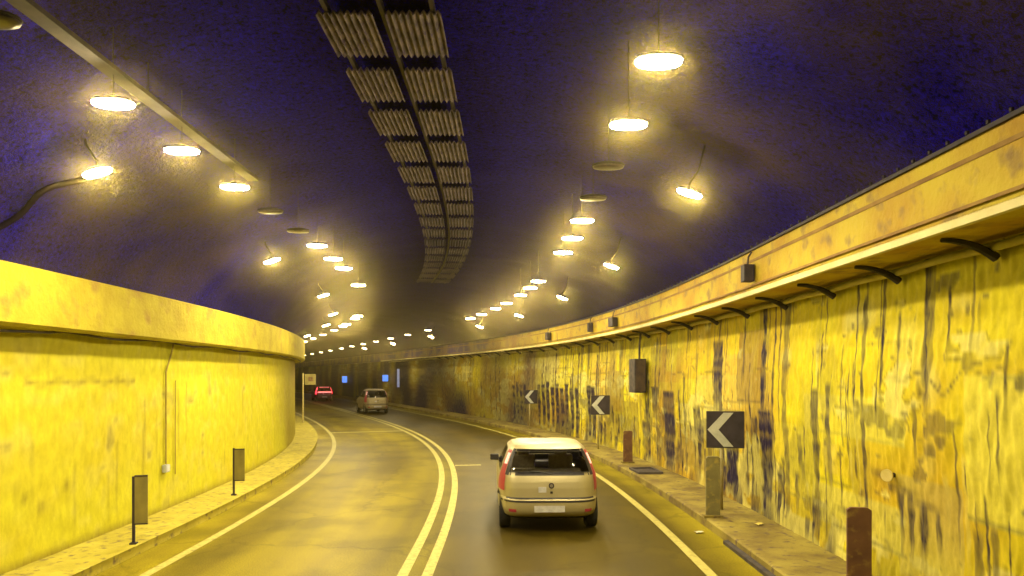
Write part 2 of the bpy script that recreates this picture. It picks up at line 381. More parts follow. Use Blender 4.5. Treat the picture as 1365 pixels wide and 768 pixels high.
ssR = np.r_[np.arange(-16, 2, .4), np.arange(2, 14, .018), np.arange(14, 46, .035), np.arange(46, 150.01, .4)]
zzR = np.arange(.1, 4.21, .045)
w = np.zeros((len(ssR), len(zzR), 4)); w[..., 3] = 1
def drip(W, ss, zz, s0, ztop, zbot, width, dark, wob=.02, round_top=False, ch=0):
    lo = np.searchsorted(ss, s0 - width * 4 - .1); hi = np.searchsorted(ss, s0 + width * 4 + .1)
    if hi - lo < 1: return
    sub = ss[lo:hi][:, None]; z = zz[None]
    t = np.clip((ztop - z) / max(ztop - zbot, .01), 0, 1)
    cx = s0 + wob * .25 * np.sin(z * 1.7 + s0 * 17)
    rag = np.interp(zz, np.linspace(zz[0], zz[-1], 26), rng.uniform(.75, 1.2, 26))[None]
    wd = width * (1 - .35 * t) * rag
    a = np.clip((1 - np.abs(sub - cx) / wd) * 3.0, 0, 1)
    inz = np.clip((ztop - z) / .10 + .5, 0, 1) * np.clip((z - zbot) / .45 + .5, 0, 1) * (.65 + .35 * np.interp(zz, np.linspace(zz[0], zz[-1], 40), rng.uniform(0, 1, 40))[None])
    W[lo:hi, :, ch] = np.maximum(W[lo:hi, :, ch], a * inz * dark)
big = coarse_noise(ssR, zzR, 1.6, 1.1); mid = coarse_noise(ssR, zzR, .45, .4); fine = coarse_noise(ssR, zzR, .12, .12)
orange_s = np.interp(ssR, [0, 8.5, 9.5, 12, 17, 19, 24, 30, 40], [.0, .1, .35, .45, .75, .15, .15, .5, .7])[:, None]
w[..., 1] = np.clip(orange_s + .35 * big + .15 * mid, 0, 1)
w[..., 2] = np.clip((mid * .6 + coarse_noise(ssR, zzR, .9, .7) * .7 - .75), 0, .85)
# repaired render panels: each with its own tint, paleness and a dark joint
for k in range(75):
    a0 = rng.uniform(4, 34); a1 = a0 + rng.uniform(.6, 2.6); b0 = rng.uniform(.1, 2.9); b1 = b0 + rng.uniform(.4, 1.6)
    i0, i1 = np.searchsorted(ssR, (a0, a1)); j0, j1 = np.searchsorted(zzR, (b0, b1))
    edge = (rng.normal(size=(i1 - i0, 1)) * .0)
    w[i0:i1, j0:j1, 1] = np.clip(w[i0:i1, j0:j1, 1] + rng.uniform(-.55, .5), 0, 1); w[i0:i1, j0:j1, 2] = np.clip(w[i0:i1, j0:j1, 2] * .4 + rng.uniform(-.3, .4), 0, .8)
    jd = rng.uniform(.15, .6)
    if rng.random() < .7: w[i0:i0 + 2, j0:j1, 0] = np.maximum(w[i0:i0 + 2, j0:j1, 0], jd)
    if rng.random() < .5: w[i0:i1, j0:j0 + 1, 0] = np.maximum(w[i0:i1, j0:j0 + 1, 0], jd)
    if rng.random() < .3: w[i0:i1, j0:j1, 0] = np.maximum(w[i0:i1, j0:j1, 0], rng.uniform(.12, .4))
keep = w[..., 0].copy()
pits = np.clip((fine * .75 + mid * .5 - 1.35) * 1.5, 0, .55); w[..., 0] = np.maximum(keep, pits)
peel = coarse_noise(ssR, zzR, 2.0, .75) + .5 * coarse_noise(ssR, zzR, .5, .22) + .25 * coarse_noise(ssR, zzR, .16, .09)   # broken plaster: pale islands with dark ragged rims
isl = np.clip((peel - .75) * 8, 0, 1); w[..., 2] = np.maximum(w[..., 2], isl * .75)
rim = np.clip(1 - np.abs(peel - .72) / .07, 0, 1); w[..., 0] = np.maximum(w[..., 0], rim * .5 * (rng.random((1, 1)) > -1))
peel2 = coarse_noise(ssR, zzR, 1.5, .5) + .5 * coarse_noise(ssR, zzR, .4, .2) + .25 * coarse_noise(ssR, zzR, .15, .09)
hole = np.clip((peel2 - 1.35) * 8, 0, 1); w[..., 0] = np.maximum(w[..., 0], hole * .5)
# long drips, thin runs and blotches
for k in range(190):
    s0 = rng.uniform(3, 45); zt = rng.uniform(1.0, 3.9) if rng.random() < .7 else 3.95
    ln = rng.uniform(.25, 1.5); drip(w, ssR, zzR, s0, zt, max(.1, zt - ln), rng.uniform(.012, .05), rng.uniform(.35, .9))
for k in range(85):
    s0 = rng.uniform(9.5, 23); zt = rng.uniform(.5, 2.0); drip(w, ssR, zzR, s0, zt, max(.1, zt - rng.uniform(.35, 1.1)), rng.uniform(.04, .16), rng.uniform(.7, 1.0), .04)
for k in range(48):
    s0 = rng.uniform(4.5, 13); zt = rng.uniform(.8, 3.7); drip(w, ssR, zzR, s0, zt, max(.1, zt - rng.uniform(.2, 1.3)), rng.uniform(.01, .028), rng.uniform(.7, 1.0), .03)
for k in range(34):       # long runs from the ledge
    s0 = rng.uniform(6, 24); drip(w, ssR, zzR, s0, 4.0, rng.uniform(1.4, 3.2), rng.uniform(.015, .045), rng.uniform(.6, 1.0), .03)
blot = np.clip(coarse_noise(ssR, zzR, .7, 1.3) * .8 + coarse_noise(ssR, zzR, .25, .6) * .6 - .85, 0, .36) * np.interp(ssR, [4, 8, 12, 20], [.35, .5, .9, 1])[:, None]
w[..., 0] = np.maximum(w[..., 0], blot)
tide = np.exp(-((zzR[None] - (2.62 + .07 * coarse_noise(ssR, zzR, .35, 9))) / .022) ** 2) * np.clip(coarse_noise(ssR, zzR, 1.1, 9) + .3, 0, 1) * .6
tide2 = np.exp(-((zzR[None] - (3.02 + .05 * coarse_noise(ssR, zzR, .5, 9))) / .018) ** 2) * np.clip(coarse_noise(ssR, zzR, 1.4, 9), 0, 1) * .5
w[..., 0] = np.maximum(w[..., 0], np.maximum(tide, tide2))
for k in range(46):
    drip(w, ssR, zzR, rng.uniform(8, 45), rng.uniform(2.2, 3.9), rng.uniform(.1, .6), rng.uniform(.03, .11), rng.uniform(.7, 1.0), .05)
for k in range(55):      # pale limescale runs
    s0 = rng.uniform(3, 45); zt = rng.uniform(1, 3.2); drip(w, ssR, zzR, s0, zt, max(.1, zt - rng.uniform(.4, 1.6)), rng.uniform(.02, .07), rng.uniform(.3, .9), ch=2)
for s0, zt, zb, wd, dk in ((11.35, 2.0, .35, .15, 1), (12.9, 1.7, .25, .19, 1), (13.6, 3.3, 1.9, .13, 1), (14.6, 1.5, .9, .13, .9), (16.6, 2.2, .15, .22, 1), (18.4, 1.3, .4, .2, .8),
                           (15.6, 1.15, .8, .22, .7), (17.6, 2.3, 1.5, .15, .9), (8.3, 3.6, .3, .035, .8), (9.6, 2.4, .2, .06, .85), (9.2, 2.5, 1.0, .05, .8), (10.6, 3.9, .3, .05, .7),
                           (7.55, 1.3, .7, .05, .8), (7.35, 1.3, .55, .05, .8), (7.15, 1.25, .6, .07, .9), (6.9, 1.2, .75, .04, .8), (6.3, 1.1, .3, .05, .7), (6.1, 1.2, .2, .04, .7)):
    drip(w, ssR, zzR, s0, zt, zb, wd * (2.3 if s0 > 9.5 else 1.6), dk, .04)
for s0 in np.r_[np.arange(23.1, 23.9, .4), np.arange(24.8, 29.4, .55), np.arange(31.0, 33.0, .5)]:   # blackened seep area under rounded stain tops
    drip(w, ssR, zzR, s0, 2.35 - .25 * abs(rng.normal()), .2, .26, 1.0, .05)
# a slanted ledge of spalled plaster low on the near wall
for s_c, z_c in ((7.9, 1.42), (7.5, 1.3), (7.1, 1.2), (9.1, .55), (8.8, .8)):
    d2 = ((ssR[:, None] - s_c) / .3) ** 2 + ((zzR[None] - z_c) / .06) ** 2
    w[..., 0] = np.maximum(w[..., 0], .55 * np.exp(-d2))
# streaky dirt towards the wall foot
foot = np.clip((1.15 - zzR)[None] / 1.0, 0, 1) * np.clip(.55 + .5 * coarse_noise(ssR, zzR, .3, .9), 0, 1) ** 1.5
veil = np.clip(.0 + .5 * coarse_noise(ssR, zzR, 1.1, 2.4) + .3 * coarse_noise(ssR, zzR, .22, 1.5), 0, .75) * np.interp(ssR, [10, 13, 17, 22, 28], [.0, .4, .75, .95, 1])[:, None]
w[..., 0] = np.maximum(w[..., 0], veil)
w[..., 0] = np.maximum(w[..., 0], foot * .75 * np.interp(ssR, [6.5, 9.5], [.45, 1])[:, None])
# far part of the wall turns violet-black: the tunnel's gloom painted in
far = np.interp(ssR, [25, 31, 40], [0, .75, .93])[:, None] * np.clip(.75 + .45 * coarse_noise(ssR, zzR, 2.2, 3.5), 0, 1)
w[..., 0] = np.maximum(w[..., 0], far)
profR = [(5.65 + .03 * math.sin(z * 2.1), z) for z in zzR]
wr = grid_sweep('tunnel_wall', profR, ssR, M['wall_right'], wear_shade=w, lump=.006)
tag(wr, 'ochre tunnel side wall covered in dark drip stains behind the arrow signs', 'wall')

ssL = np.r_[np.arange(-16, 4, .4), np.arange(4, 40, .06), np.arange(40, 150.01, .5)]
zzL = np.arange(.1, 3.56, .06)
w = np.zeros((len(ssL), len(zzL), 4)); w[..., 3] = 1
big = coarse_noise(ssL, zzL, 2.0, 1.4); mid = coarse_noise(ssL, zzL, .5, .4); fine = coarse_noise(ssL, zzL, .18, .18)
w[..., 1] = np.clip(.3 + .35 * big + .2 * mid, 0, 1); w[..., 2] = np.clip(.12 * mid + .2 * fine, 0, .5)
w[..., 0] = np.clip(fine * .5 + mid * .4 - .95, 0, .4)
for k in range(70):
    zt = rng.uniform(.8, 3.2); drip(w, ssL, zzL, rng.uniform(5, 36), zt, max(.1, zt - rng.uniform(.3, 1.2)), rng.uniform(.02, .05), rng.uniform(.15, .4))
for s_c, z_c in ((8.9, .85), (8.6, 1.0), (9.4, 1.05)):
    w[..., 0] = np.maximum(w[..., 0], .5 * np.exp(-((ssL[:, None] - s_c) / .07) ** 2 - ((zzL[None] - z_c) / .09) ** 2))
crack = np.exp(-((zzL[None] - (2.5 + .03 * np.sin(ssL[:, None] * 9))) / .035) ** 2) * ((ssL > 8.6) & (ssL < 11.2))[:, None]
w[..., 0] = np.maximum(w[..., 0], .55 * crack)
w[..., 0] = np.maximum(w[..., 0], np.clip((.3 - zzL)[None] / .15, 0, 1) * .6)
w[..., 0] = np.maximum(w[..., 0], np.interp(ssL, [20.5, 24.5, 40], [0, .7, .9])[:, None] * np.clip(.8 + .2 * big, 0, 1))  # shade at the far end of this wall, painted in
wl = grid_sweep('tunnel_wall', [(-5.0, z) for z in zzL], ssL, M['wall_left'], wear_shade=w, lump=.004)
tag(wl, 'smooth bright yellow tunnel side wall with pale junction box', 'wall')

# ------------------------------------------------------------------ service ducts on top of the walls
mb = MB(); mb.sweep([(-4.61, 3.22), (-4.61, 3.90), (-4.65, 3.93), (-5.5, 3.95), (-5.5, 3.18), (-4.66, 3.18)], S0, S1, .35)
dl = mb.build('service_duct', M['beam_left']); tag(dl, 'broad yellow concrete duct ledge running along the smooth wall', 'duct ledge')
mb = MB(); ss = np.arange(S0, 60, .25)
mb.tube([P(s, -4.78, 3.165 + .02 * math.sin(s * 2.3) - (.03 if 6 < s < 9 else 0)) for s in ss], .018, 6)
c = mb.build('cable', M['cable'], dl)

mb = MB(); mb.sweep([(4.97, 3.92), (4.95, 4.50), (5.0, 4.53), (6.3, 4.55), (6.3, 3.84), (4.93, 3.84), (4.91, 3.92)], S0, S1, .35)
dr = mb.build('service_duct', M['beam_right']); tag(dr, 'weathered orange and yellow duct ledge on dark curved brackets above stained wall', 'duct ledge')
mb = MB(); mb.sweep([(4.948, 4.33), (4.945, 4.37), (4.96, 4.37), (4.965, 4.33)], S0, 60, .5); mb.build('stripe', M['beam_stripe'], dr)
mb = MB()
mb.sweep([(4.915, 4.50), (4.915, 4.535), (4.97, 4.56), (4.97, 4.535), (4.945, 4.50)], 0, 60, .25)
mb.build('top_rail', M['dark_metal'], dr)
def bracket_mb():
    m_ = MB(); pts = []
    for t in np.linspace(0, 1, 9):
        pts.append((-.52 + .50 * t, 0, -.02 - .16 * t ** 2.2))
    m_.tube(pts, [.02 + .022 * t for t in np.linspace(0, 1, 9)], 6); return m_
br0 = bracket_mb().build('bracket', M['dark_metal'], dr)
mb = MB(); mb.sweep([(4.90, 3.80), (4.875, 3.81), (4.875, 3.875), (4.90, 3.89), (4.905, 3.885), (4.905, 3.80)], S0, 60, .35); mb.build('lip', M['pale_pipe'], dr)
mb = MB(); mb.sweep([(4.945, 3.955), (4.937, 3.955), (4.937, 3.985), (4.945, 3.985)], S0, 60, .35); mb.build('gap_strip', M['beam_stripe'], dr)
m_ = MB(); m_.tube([(0, 0, 0), (0, 0, .03)], .018, 6); st0 = m_.build('stud', M['dark_metal'], dr); first = True
for s in np.arange(3, 18, .24):
    o = st0 if first else st0.copy()
    if not first: COL.objects.link(o); o.parent = dr
    first = False; set_at(o, s, 4.94, 4.55)
first = True
for s in np.arange(3.0, 46, 1.5):
    o = br0 if first else br0.copy()
    if not first: COL.objects.link(o); o.parent = dr
    first = False
    set_at(o, s, 5.64, 3.835)
mb = MB(); mb.tube([P(s, 5.585, 3.76 + .008 * math.sin(s * 4)) for s in np.arange(0, 60, .25)], .042, 8)
pp = mb.build('wall_pipe', M['pale_pipe'], smooth=True); tag(pp, 'pale pipe running just under the orange duct ledge', 'pipe')
# boxes strapped to the face of the right duct
for k, (px, py, dpt, wd, hh, lb) in enumerate(((1025, 375, 10.2, .16, .26, 'small dark box strapped to the duct ledge above the nearest arrow sign'),
                                     (820, 439, 19.6, .45, .26, 'wider dark box on the duct ledge over the hanging cabinet'),
                                     (786, 450, 22.0, .14, .3, 'narrow dark strap box on the duct ledge beyond the wider box'),
                                     (731, 463, 27.0, .3, .3, 'far dark box on the duct ledge above the small arrow sign'))):
    s = s_at(dpt, 4.9); t = empty('junction_box', P(s, 4.86, 4.02), heading(s))
    tag(t, lb, 'junction box', 'boxes on the duct ledge')
    m_ = MB(); m_.box((0, 0, hh / 2), (.16, wd, hh)); m_.build('casing', M['dark_metal'], t, bevel=.01)
    m_ = MB(); m_.tube([(0, 0, hh), (.02, .02, hh + .12), (.06, .0, hh + .2)], .015, 6); m_.build('cable', M['cable'], t)

# ------------------------------------------------------------------ corrugated ceiling lining
cp = empty('ceiling_lining', P(8, 0, 6.0)); tag(cp, 'double row of grey corrugated panels along the crown of the vault', 'ceiling lining')
inv = cp.matrix_basis.inverted()
M['panel'] = noise_mat('grey_corrugated_sheet', (.12, .10, .17), (.28, .23, .33), 5.0, .8, .1, c3=(.08, .05, .22), scale3=12)
shade_beyond(M['panel'], 2, 9, (.012, .006, .10))  # fade of the panels into darkness, painted into their colour
cpl = cp.location.copy()
for s in np.arange(1.6, 24, 1.17):
    for a in (-.60, .05):
        m_ = MB(); n = 16; prof = []
        for i in range(n + 1):
            prof.append((a + .53 * i / n, 6.0 + (.02 if i % 2 else -.02)))
        prof2 = prof + [(o, z + .02) for o, z in reversed(prof)]
        m_.sweep(prof2, s, s + .84, .28)
        m_.v = [tuple(Vector(v) - cpl) for v in m_.v]
        o = m_.build('panel', M['panel'], cp)
for a in (-.5, .02, .5):
    m_ = MB(); m_.sweep([(a - .02, 6.02), (a + .02, 6.02), (a + .02, 6.09), (a - .02, 6.09)], .5, 25, .4)
    m_.v = [tuple(Vector(v) - cpl) for v in m_.v]; m_.build('rail', M['dark_metal'], cp)

# ------------------------------------------------------------------ lamps
def superell(rx, ry, n=28, e=2.3):
    out = []
    for k in range(n):
        t = 2 * math.pi * k / n; c, s_ = math.cos(t), math.sin(t)
        out.append((rx * math.copysign(abs(c) ** (2 / e), c), ry * math.copysign(abs(s_) ** (2 / e), s_)))
    return out
def ring_stack(levels):
    m_ = MB(); vs = []; fs = []; n = 28
    for rx, ry, z in levels: vs += [(x, y, z) for x, y in superell(rx, ry, n)]
    for i in range(len(levels) - 1):
        for k in range(n): fs.append((i * n + k, i * n + (k + 1) % n, (i + 1) * n + (k + 1) % n, (i + 1) * n + k))
    fs.append(tuple(range(n))); fs.append(tuple((len(levels) - 1) * n + k for k in range(n)))
    m_.add(vs, fs); return m_
def make_lamp(kind, mat, tilt, sc=1.0, hang=.16):
    t = empty('tunnel_lamp', (0, 0, 0))
    h = ring_stack([(.20 * sc, .118 * sc, .0), (.215 * sc, .128 * sc, .010), (.205 * sc, .12 * sc, .024), (.13 * sc, .08 * sc, .042), (.06 * sc, .04 * sc, .046)]).build('housing', M['housing'], t, smooth=False)
    l = ring_stack([(.205 * sc, .122 * sc, -.002), (.198 * sc, .116 * sc, -.018), (.13 * sc, .075 * sc, -.028), (.04 * sc, .025 * sc, -.031)]).build('lens', mat, t, smooth=True)
    h.rotation_euler = l.rotation_euler = (0, tilt, 0)
    if kind == 'main':
        m_ = MB(); m_.tube([(0, 0, .03), (0, 0, .93)], .004, 5); m_.build('bracket', M['dark_metal'], t)
    else:
        m_ = MB(); m_.tube([(0, 0, .05), (0, 0, .12), (.12 * (1 if tilt > 0 else -1), 0, .3), (.2 * (1 if tilt > 0 else -1), 0, .62)], .012, 6); m_.build('bracket', M['dark_metal'], t)
    return t
ORD = ['nearest', 'second', 'third', 'fourth', 'fifth', 'sixth', 'seventh', 'eighth', 'ninth', 'tenth', 'eleventh', 'twelfth', 'thirteenth', 'fourteenth', 'fifteenth', 'sixteenth',
       'seventeenth', 'eighteenth', 'nineteenth', 'twentieth', 'twenty first', 'twenty second', 'twenty third', 'twenty fourth', 'twenty fifth', 'twenty sixth', 'twenty seventh', 'twenty eighth', 'twenty ninth', 'thirtieth', 'thirty first', 'thirty second', 'thirty third', 'thirty fourth', 'thirty fifth']
protos = {}
def lamp(kind, state, Y, off, z, tilt, label, group):
    key = (kind, state, tilt)
    if key not in protos:
        mat = {'on': M['lamp_on'] if kind == 'main' else M['lamp_small'], 'off': M['lamp_off'], 'dim': M['lamp_dim']}[state]
        o = protos[key] = make_lamp(kind, mat, tilt, .92 if kind == 'main' else .8)
    else:
        o = copy_tree(protos[key])
    s = s_at(Y, off); set_at(o, s, off, z)
    tag(o, label, 'tunnel lamp', group)
    return o
ON_R = [5.35, 6.72, 10.9, 12.3, 13.7, 17.9, 19.3, 21.0, 23.4, 25.3, 27.7, 29.7]; OFF_R = [8.05, 9.5]
ON_L = [6.2, 7.5, 8.95, 13.0, 14.45, 15.75, 18.7, 28.4, 29.8, 33.0, 34.4]; OFF_L = [4.75, 10.3, 11.7]
far_on = list(np.arange(37.5, 62, 4.2)) + list(np.arange(63, 132, 5.5))
ON_R2 = [8.6, 14.4, 20.3, 26.4, 32.4, 41, 50, 59]; ON_L2 = [7.75, 13.7, 19.7, 25.8, 31.5, 40, 49]
def row(ys, kind, state, off, z, tilt, words, group):
    for i, Y in enumerate(ys):
        lamp(kind, state, float(Y), off, z, tilt, words % ORD[i], group)
row(ON_R, 'main', 'on', 2.42, 5.12, 0, '%s lit lamp of the main row above the small car', 'main lamps above the small car')
row(far_on, 'main', 'dim', 2.42, 5.12, 0, '%s of the dimmer far lamps above the far silver car', 'dimmer far lamps on the stained wall side')
row(OFF_R, 'main', 'off', 2.42, 5.12, 0, '%s unlit lamp hanging in the main row above the small car', 'main lamps above the small car')
row(far_on[:8], 'main', 'dim', -2.45, 5.12, 0, '%s of the dimmer far lamps past the bend on the smooth wall side', 'dimmer far lamps on the smooth wall side')
row(ON_L, 'main', 'on', -2.45, 5.12, 0, '%s lit lamp of the main row along the smooth wall side', 'main lamps along the smooth wall side')
row(OFF_L, 'main', 'off', -2.45, 5.12, 0, '%s unlit lamp hanging in the main row along the smooth wall side', 'main lamps along the smooth wall side')
row(ON_R2, 'side', 'on', 3.55, 4.95, math.radians(18), '%s small tilted lamp beside the stained wall', 'tilted lamps beside the stained wall')
row(ON_L2, 'side', 'on', -3.55, 4.95, math.radians(-18), '%s small tilted lamp beside the smooth wall', 'tilted lamps beside the smooth wall')

# cable trays the main lamps hang from
for off, lb in ((-2.45, 'narrow pale cable tray carrying the nearest lamps along the smooth wall side'),):
    t = empty('cable_tray', P(3, off, 5.4)); tag(t, lb, 'cable tray'); tl = t.location.copy()
    wd = .075 if off < 0 else .02; send = 9.6 if off < 0 else 60
    m_ = MB(); m_.sweep([(off - wd, 5.43), (off - wd, 5.385), (off + wd, 5.385), (off + wd, 5.43), (off + wd - .008, 5.43), (off + wd - .008, 5.395), (off - wd + .008, 5.395), (off - wd + .008, 5.43)], 2.6, send, .5)
    m_.v = [tuple(Vector(v) - tl) for v in m_.v]; m_.build('channel', M['galv'] if off < 0 else M['dark_metal'], t)
    for s in np.arange(4, 9.6, 2.8):
        m_ = MB(); m_.tube([P(s, off, 5.4) - tl, P(s, off, vault_z(off) + .05) - tl], .006, 5); m_.build('hanger', M['dark_metal'], t)

# conduit climbing the vault at the left, dark cable at its foot
mb = MB(); pts = []
for t in np.linspace(0, 1, 24):
    off = -5.05 + .92 * t; pts.append(P(8.05 + .35 * t + .1 * math.sin(t * 7), off, vault_z(off) - .045))
mb.tube([Vector(pts[0]) - Vector((0, 0, .28))] + pts, .035, 8)
o = mb.build('vault_conduit', M['soot_black'], smooth=True); tag(o, 'dark bent conduit climbing the vault above the smooth yellow wall', 'conduit')

# ------------------------------------------------------------------ things on the left wall
s = s_at(12.1, -5); t = empty('wall_box', P(s, -4.955, .84), heading(s)); tag(t, 'small pale junction box on the smooth yellow wall', 'junction box')
m_ = MB(); m_.box((0, 0, .07), (.08, .15, .14)); m_.build('casing', noise_mat('pale_grey_plastic', (.5, .52, .55), (.62, .64, .68), 9, .4), t, bevel=.012)
m_ = MB(); m_.box((0.044, 0, .07), (.006, .11, .10)); m_.build('cover', noise_mat('bluish_white_plastic', (.7, .74, .85), (.8, .82, .9), 9, .35), t)
mb = MB(); pts = [P(s + .02, -4.965, .99 + (3.2 - .99) * k / 16) for k in range(13)] + [P(s + .08, -4.965, 2.75), P(s + .2, -4.95, 2.98), P(s + .26, -4.93, 3.19)]
mb.tube(pts, .016, 7); o = mb.build('wall_conduit', M['conduit']); tag(o, 'thin conduit rising from the pale box to the duct ledge', 'conduit')
mb = MB(); mb.tube([P(s + .42, -4.97, .75), P(s + .42, -4.97, 1.6), P(s + .43, -4.97, 2.5)], .011, 6)
o = mb.build('wall_conduit', M['conduit']); tag(o, 'short thin conduit just beyond the pale junction box', 'conduit')

# ------------------------------------------------------------------ reflector boards (delineators)
def board_post(name_mat, side, h, pw, ph, zb):
    t = empty('marker_post', (0, 0, 0))
    m_ = MB(); m_.box((0, 0, h / 2), (.035, .035, h)); m_.box((0, 0, .012), (.09, .09, .024)); m_.build('post', M['dark_metal'] if side > 0 else M['cable'], t)
    m_ = MB(); m_.box((side * (pw / 2 + .018), -.012, zb + ph / 2), (pw, .018, ph)); b_ = m_.build('board', name_mat, t, bevel=.004)
    m_ = MB(); m_.box((side * (pw / 2 + .018), -.024, zb + ph - .012), (pw, .006, .02)); m_.box((side * (pw / 2 + .018), -.024, zb + .012), (pw, .006, .02)); m_.build('edge_trim', M['dark_metal'], b_)
    return t
M['board_olive'] = noise_mat('olive_board', (.20, .17, .055), (.30, .25, .07), 5, .6)
M['board_brown'] = noise_mat('dusty_red_brown_board', (.13, .06, .045), (.22, .11, .06), 4, .7, c3=(.3, .2, .06), scale3=9)
M['board_grey'] = noise_mat('grey_green_board', (.17, .15, .07), (.27, .24, .10), 4, .7, c3=(.4, .32, .08), scale3=9)
s = s_at(9.7, -4.3); o = board_post(M['board_olive'], 1, .98, .175, .72, .28); set_at(o, s, -4.22, .15, .2); tag(o, 'olive marker board on thin post, nearer one beside the smooth wall', 'marker post', 'marker posts beside the smooth wall')
s = s_at(13.6, -4.3); o = board_post(M['board_olive'], 1, .96, .2, .66, .29); set_at(o, s, -4.3, .15, .05); tag(o, 'olive marker board on thin post, farther one beside the smooth wall', 'marker post', 'marker posts beside the smooth wall')
def flat_marker(mat, h, wd):
    t = empty('marker_post', (0, 0, 0))
    m_ = MB(); vs = [(-wd / 2, -.02, 0), (wd / 2, -.02, 0), (wd / 2, -.02, h - .03), (wd / 2 - .04, -.02, h), (-wd / 2 + .04, -.02, h), (-wd / 2, -.02, h - .03)]
    vs += [(x, y + .05, z) for x, y, z in vs]; n = 6
    m_.add(vs, [tuple(range(n)), tuple(range(n, 2 * n))[::-1]] + [(k, k + n, (k + 1) % n + n, (k + 1) % n) for k in range(n)])
    m_.build('board', mat, t, bevel=.006)
    m_ = MB(); m_.box((0, .01, .02), (wd + .08, .16, .04)); m_.build('base', M['walk_right'], t)
    return t
s = s_at(11.5, 4.7); o = flat_marker(M['board_grey'], 1.05, .24); o.location = (3.27 , 11.5, .15); o.rotation_euler = (0, 0, -.1); set_at(o, s, 4.75, .15, -.1); tag(o, 'grey green flat marker post standing before the nearest arrow sign', 'marker post', 'marker posts beside the stained wall')
s = s_at(18.6, 5.0); o = flat_marker(M['board_brown'], .9, .26); set_at(o, s, 5.0, .15); tag(o, 'brown flat marker post below the hanging dark cabinet', 'marker post', 'marker posts beside the stained wall')
s = s_at(7.75, 5.3); o = flat_marker(M['board_brown'], .92, .26); set_at(o, s, 5.27, .15, -.25); tag(o, 'dusty red brown marker post at the bottom of the photo', 'marker post', 'marker posts beside the stained wall')

# ------------------------------------------------------------------ chevron signs
M['sign_black'] = noise_mat('sign_dark_face', (.035, .03, .05), (.06, .05, .08), 6, .5)
M['sign_white'] = noise_mat('sign_reflective_white', (.52, .55, .52), (.68, .70, .66), 5, .45)
M['galv_post'] = noise_mat('galvanised_post', (.42, .36, .18), (.56, .5, .3), 5, .5, .2)
def chevron_sign(wd):
    t = empty('chevron_sign', (0, 0, 0)); zc = 1.46; h = wd / 2
    m_ = MB(); m_.box((0, 0, zc), (wd, .02, wd)); p = m_.build('panel', M['sign_black'], t, bevel=.012)
    m_ = MB(); q = [(-h * .94, 0), (-h * .1, h * .92), (h * .42, h * .92), (-h * .36, 0), (h * .42, -h * .92), (-h * .1, -h * .92)]
    vs = [(x, -.0135, zc + z) for x, z in q] + [(x, -.0105, zc + z) for x, z in q]
    fs = [(0, 1, 2, 3), (0, 3, 4, 5), (6, 9, 8, 7), (6, 11, 10, 9)] + [(k, k + 6, (k + 1) % 6 + 6, (k + 1) % 6) for k in range(6)]
    m_.add(vs, fs); m_.build('arrow', M['sign_white'], p)
    m_ = MB(); b = h - .012
    for x, z, sx, sz in ((0, b, wd - .02, .012), (0, -b, wd - .02, .012), (-b, 0, .012, wd - .05), (b, 0, .012, wd - .05)): m_.box((x, -.012, zc + z), (sx, .004, sz))
    m_.build('rim', M['cable'], p)
    m_ = MB(); m_.tube([(-.06, .045, 0), (-.06, .045, zc + h * .8)], .03, 10); m_.build('post', M['galv_post'], t, smooth=True)
    return t
o = chevron_sign(.67); s = s_at(12.1, 5.15); o.location = P(s, 5.2, .15); set_at(o, s, 5.17, .15, -.18); tag(o, 'black board with white arrow pointing away from wall, largest and nearest', 'arrow sign', 'arrow signs along the stained wall')
o = chevron_sign(.64); s = s_at(22.0, 5.15); set_at(o, s, 5.2, .15, -.05); tag(o, 'black arrow board, middle one of three, seen beside the small car roof', 'arrow sign', 'arrow signs along the stained wall')
o = chevron_sign(.62); s = s_at(30.3, 5.15); set_at(o, s, 5.2, .15, -.05); tag(o, 'black arrow board, smallest and farthest of three along the wall', 'arrow sign', 'arrow signs along the stained wall')

# hanging cabinet on the right wall
s = s_at(19.0, 5.5); t = empty('wall_cabinet', P(s, 5.4, 2.1), heading(s)); tag(t, 'tall dark cabinet hung on the stained wall between two arrow signs', 'cabinet')
m_ = MB(); m_.box((0, 0, .48), (.34, .55, .96)); m_.build('casing', M['cable'], t, bevel=.02)
m_ = MB(); m_.box((0, -.283, .48), (.27, .012, .86)); m_.build('door', noise_mat('cabinet_door', (.05, .035, .05), (.11, .075, .06), 5, .6), t, bevel=.004)
m_ = MB(); m_.tube([(.05, 0, .96), (.06, 0, 1.4), (.1, 0, 1.72)], .03, 6); m_.build('cable', M['cable'], t)

# round reflector
s = s_at(7.7, 5.6); t = empty('round_reflector', P(s, 5.6, 1.45), heading(s)); tag(t, 'small round yellow reflector disc fixed on the near stained wall', 'reflector')
m_ = MB(); m_.tube([(0.05, 0, 0), (-.045, -.02, 0)], .028, 8); m_.build('stem', M['dark_metal'], t)
m_ = MB(); m_.tube([(-.04, -.02, 0), (-.058, -.03, 0)], .07, 20); m_.build('disc', noise_mat('pale_yellow_reflector', (.75, .62, .2), (.85, .72, .3), 8, .3), t)

# open cable pit by the far marker
s = s_at(16.9, 4.7); t = empty('pit_frame', P(s, 4.98, .158), heading(s)); tag(t, 'pale metal pit frame lying on the dirty walkway by brown marker', 'pit frame')
m_ = MB()
for x, y, sx, sy in ((0, -.42, .62, .05), (0, .42, .62, .05), (-.29, 0, .05, .8), (.29, 0, .05, .8)): m_.box((x, y, .025), (sx, sy, .05))
m_.build('frame', M['galv'], t)
m_ = MB(); m_.box((0, 0, .008), (.52, .78, .012)); m_.build('cover', M['cable'], t)

